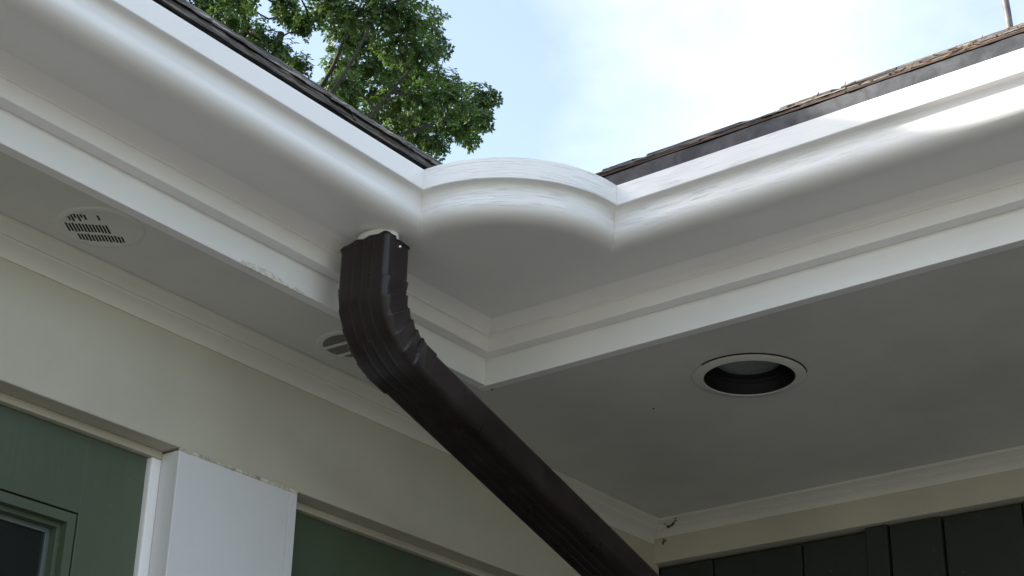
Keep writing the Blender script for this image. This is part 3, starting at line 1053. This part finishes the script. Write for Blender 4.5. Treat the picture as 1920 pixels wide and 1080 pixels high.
# ---------------------------------------------------------------- oak tree beyond the left wing
CLUMPS = [(-14.35, 11.04, 12.99, 0.23), (-13.93, 11.11, 12.64, 0.24), (-14.36, 11.91, 13.07, 0.25), (-13.78, 11.73, 12.5, 0.2), (-13.45, 11.81, 12.28, 0.17), (-14.01, 12.68, 12.7, 0.17), (-15.35, 12.55, 14.33, 0.22), (-15.3, 12.06, 14.18, 0.26), (-14.55, 12.93, 13.96, 0.19), (-13.39, 12.16, 12.89, 0.15), (-14.14, 12.37, 13.66, 0.13), (-13.19, 12.35, 13.22, 0.29), (-12.73, 12.45, 13.0, 0.3), (-12.3, 12.57, 12.94, 0.3), (-12.22, 13.07, 13.09, 0.28), (-13.27, 14.73, 14.3, 0.28), (-13.08, 14.8, 13.85, 0.19), (-14.11, 13.71, 13.86, 0.29), (-13.85, 13.99, 13.81, 0.33), (-12.41, 13.13, 12.73, 0.31), (-12.4, 13.66, 12.82, 0.29), (-13.96, 13.54, 13.16, 0.24), (-13.86, 14.04, 13.34, 0.3), (-13.79, 14.6, 13.5, 0.31), (-13.52, 14.95, 13.53, 0.3), (-12.97, 12.7, 11.97, 0.21), (-14.16, 13.55, 12.8, 0.14), (-13.82, 14.16, 12.88, 0.3), (-13.22, 14.14, 12.56, 0.3), (-12.31, 13.74, 12.03, 0.29), (-12.54, 14.45, 12.71, 0.22), (-11.87, 13.84, 11.83, 0.27), (-13.07, 15.78, 13.33, 0.25), (-12.78, 15.77, 13.22, 0.17), (-12.63, 15.0, 12.39, 0.24), (-12.0, 14.63, 11.99, 0.16), (-13.28, 15.92, 12.76, 0.18), (-12.83, 14.98, 12.35, 0.2), (-13.69, 15.32, 12.92, 0.3), (-13.89, 15.03, 12.84, 0.28), (-13.16, 14.62, 12.05, 0.23), (-12.86, 14.59, 11.83, 0.18), (-13.61, 14.48, 12.28, 0.21), (-13.53, 13.77, 12.19, 0.23), (-13.2, 12.96, 11.86, 0.16), (-13.03, 12.25, 13.63, 0.37), (-13.45, 13.61, 14.66, 0.39), (-11.63, 12.61, 13.2, 0.3), (-12.99, 11.37, 13.1, 0.24), (-14.57, 11.94, 14.11, 0.34), (-14.27, 10.84, 13.52, 0.41), (-13.07, 12.57, 14.53, 0.5), (-13.46, 11.93, 14.41, 0.5), (-12.21, 12.73, 14.15, 0.41), (-15.0, 12.32, 15.34, 0.53), (-14.51, 11.45, 12.17, 0.48), (-14.58, 12.63, 12.15, 0.5), (-13.73, 12.99, 11.46, 0.48), (-14.09, 14.55, 11.84, 0.42), (-15.02, 10.8, 12.67, 0.49), (-14.85, 10.52, 13.58, 0.49)]
tx, ty = -14.6, 10.6
tree = empty('oak_tree', (tx, ty, GROUND_Z), 'leafy green oak tree rising beyond the left roof', 'tree')
r = random.Random(31)
bm = bmesh.new()
trunk_top = Vector((tx + 0.4, ty + 0.5, 8.2))
tp = [(tx, ty, GROUND_Z - 0.1), (tx + 0.03, ty, GROUND_Z + 0.5), (tx + 0.1, ty + 0.1, 1.5), (tx + 0.2, ty + 0.25, 5.0), tuple(trunk_top), (tx + 0.9, ty + 1.0, 10.6), (tx + 1.1, ty + 1.2, 12.6)]
tube_path(bm, tp, [0.44, 0.33, 0.28, 0.24, 0.20, 0.13, 0.05], 12)
part(bm_obj('trunk', bm, M['bark'], None, 60), tree)
# main limbs, each reaching into part of the crown, with branchlets to every clump
nodes = []
limb_goals = [(40, 8.0), (33, 8.6), (20, 9.2), (13, 9.8), (46, 10.4), (4, 8.4), (38, 7.6)]
def curve3(a, b, sag, n):
    a, b = Vector(a), Vector(b)
    side = Vector((r.uniform(-1, 1), r.uniform(-1, 1), r.uniform(-.4, .4))) * (b - a).length * 0.10
    out = []
    for i in range(n + 1):
        t = i / n
        out.append(a.lerp(b, t) + (side + Vector((0, 0, sag * (b - a).length))) * math.sin(math.pi * t) + Vector((r.uniform(-1, 1), r.uniform(-1, 1), r.uniform(-1, 1))) * 0.035)
    return out
def trunk_at(z):
    for i in range(len(tp) - 1):
        if tp[i][2] <= z <= tp[i+1][2]:
            t = (z - tp[i][2]) / (tp[i+1][2] - tp[i][2])
            return Vector(tp[i]).lerp(Vector(tp[i+1]), t)
    return Vector(tp[-1])
for ci, z0 in limb_goals:
    goal = Vector(CLUMPS[ci][:3])
    pts = curve3(trunk_at(z0), goal, -0.05, 9)
    bm = bmesh.new()
    tube_path(bm, pts, [0.055 * (1 - i / 9) + 0.012 for i in range(10)], 8)
    part(bm_obj('limb', bm, M['bark'], None, 60), tree)
    nodes += pts[2:]
bm = bmesh.new()
for (x, y, z, rad) in sorted(CLUMPS, key=lambda k: min((p - Vector(k[:3])).length for p in nodes)):
    c = Vector((x, y, z))
    st = min(nodes, key=lambda p: (p - c).length + 0.6 * max(0, p.z - c.z))
    if (st - c).length > 0.12:
        pts = curve3(st, c, -0.03, 5)
        tube_path(bm, pts, [0.022 - 0.0028 * i for i in range(6)], 5)
    nodes.append(c)
    for k in range(5):
        e = c + Vector((r.gauss(0, 1), r.gauss(0, 1), r.gauss(0, 1))).normalized() * rad * 1.1
        tube_path(bm, [c, c.lerp(e, .5) + Vector((0, 0, .03)), e], [0.009, 0.006, 0.003], 4)
tw = part(bm_obj('branches', bm, M['bark'], None, 60), tree)
tw['kind'] = 'stuff'
# leaves: rosettes of lobed leaves on the twig ends
OUT = [(0.0, 0.0), (0.10, 0.22), (0.34, 0.30), (0.16, 0.44), (0.40, 0.62), (0.13, 0.70), (0.0, 1.0), (-0.13, 0.70), (-0.40, 0.62), (-0.16, 0.44), (-0.34, 0.30), (-0.10, 0.22)]
vs, fs = [], []
def leaf(base, d, nrm, ln):
    d = d.normalized(); sdv = d.cross(nrm).normalized(); nn = sdv.cross(d)
    b0 = len(vs)
    curl = r.uniform(-0.10, 0.22)
    vs.append(base + d * ln * 0.5 + nn * ln * (0.06))
    for (px, py) in OUT:
        vs.append(base + d * (py * ln) + sdv * (px * ln * 0.80) + nn * ln * (-curl * py * py - abs(px) * 0.12))
    m_ = len(OUT)
    for i in range(m_):
        fs.append((b0, b0 + 1 + i, b0 + 1 + (i + 1) % m_))
for (x, y, z, rad) in CLUMPS:
    c = Vector((x, y, z))
    nros = int(24 + 1000 * rad * rad)
    for k in range(nros):
        v = Vector((r.gauss(0, 1), r.gauss(0, 1), r.gauss(0, 0.8)))
        v = v.normalized() * rad * (r.random() ** 0.45) * 1.30
        p = c + v
        up = (v.normalized() * 0.7 + Vector((r.uniform(-.5, .5), r.uniform(-.5, .5), 0.55))).normalized()
        t1 = up.orthogonal().normalized(); t2 = up.cross(t1)
        m_ = r.randint(5, 8); ph = r.uniform(0, 6.28)
        for q in range(m_):
            an = ph + 2 * math.pi * q / m_ + r.uniform(-.3, .3)
            d = t1 * math.cos(an) + t2 * math.sin(an) + up * r.uniform(-.15, .55)
            d += Vector((0, 0, -0.18))
            leaf(p + d * 0.01, d, up, r.uniform(0.065, 0.110))
cr = part(mesh_obj('crown', vs, fs, M['leaf']), tree)
cr['kind'] = 'stuff'
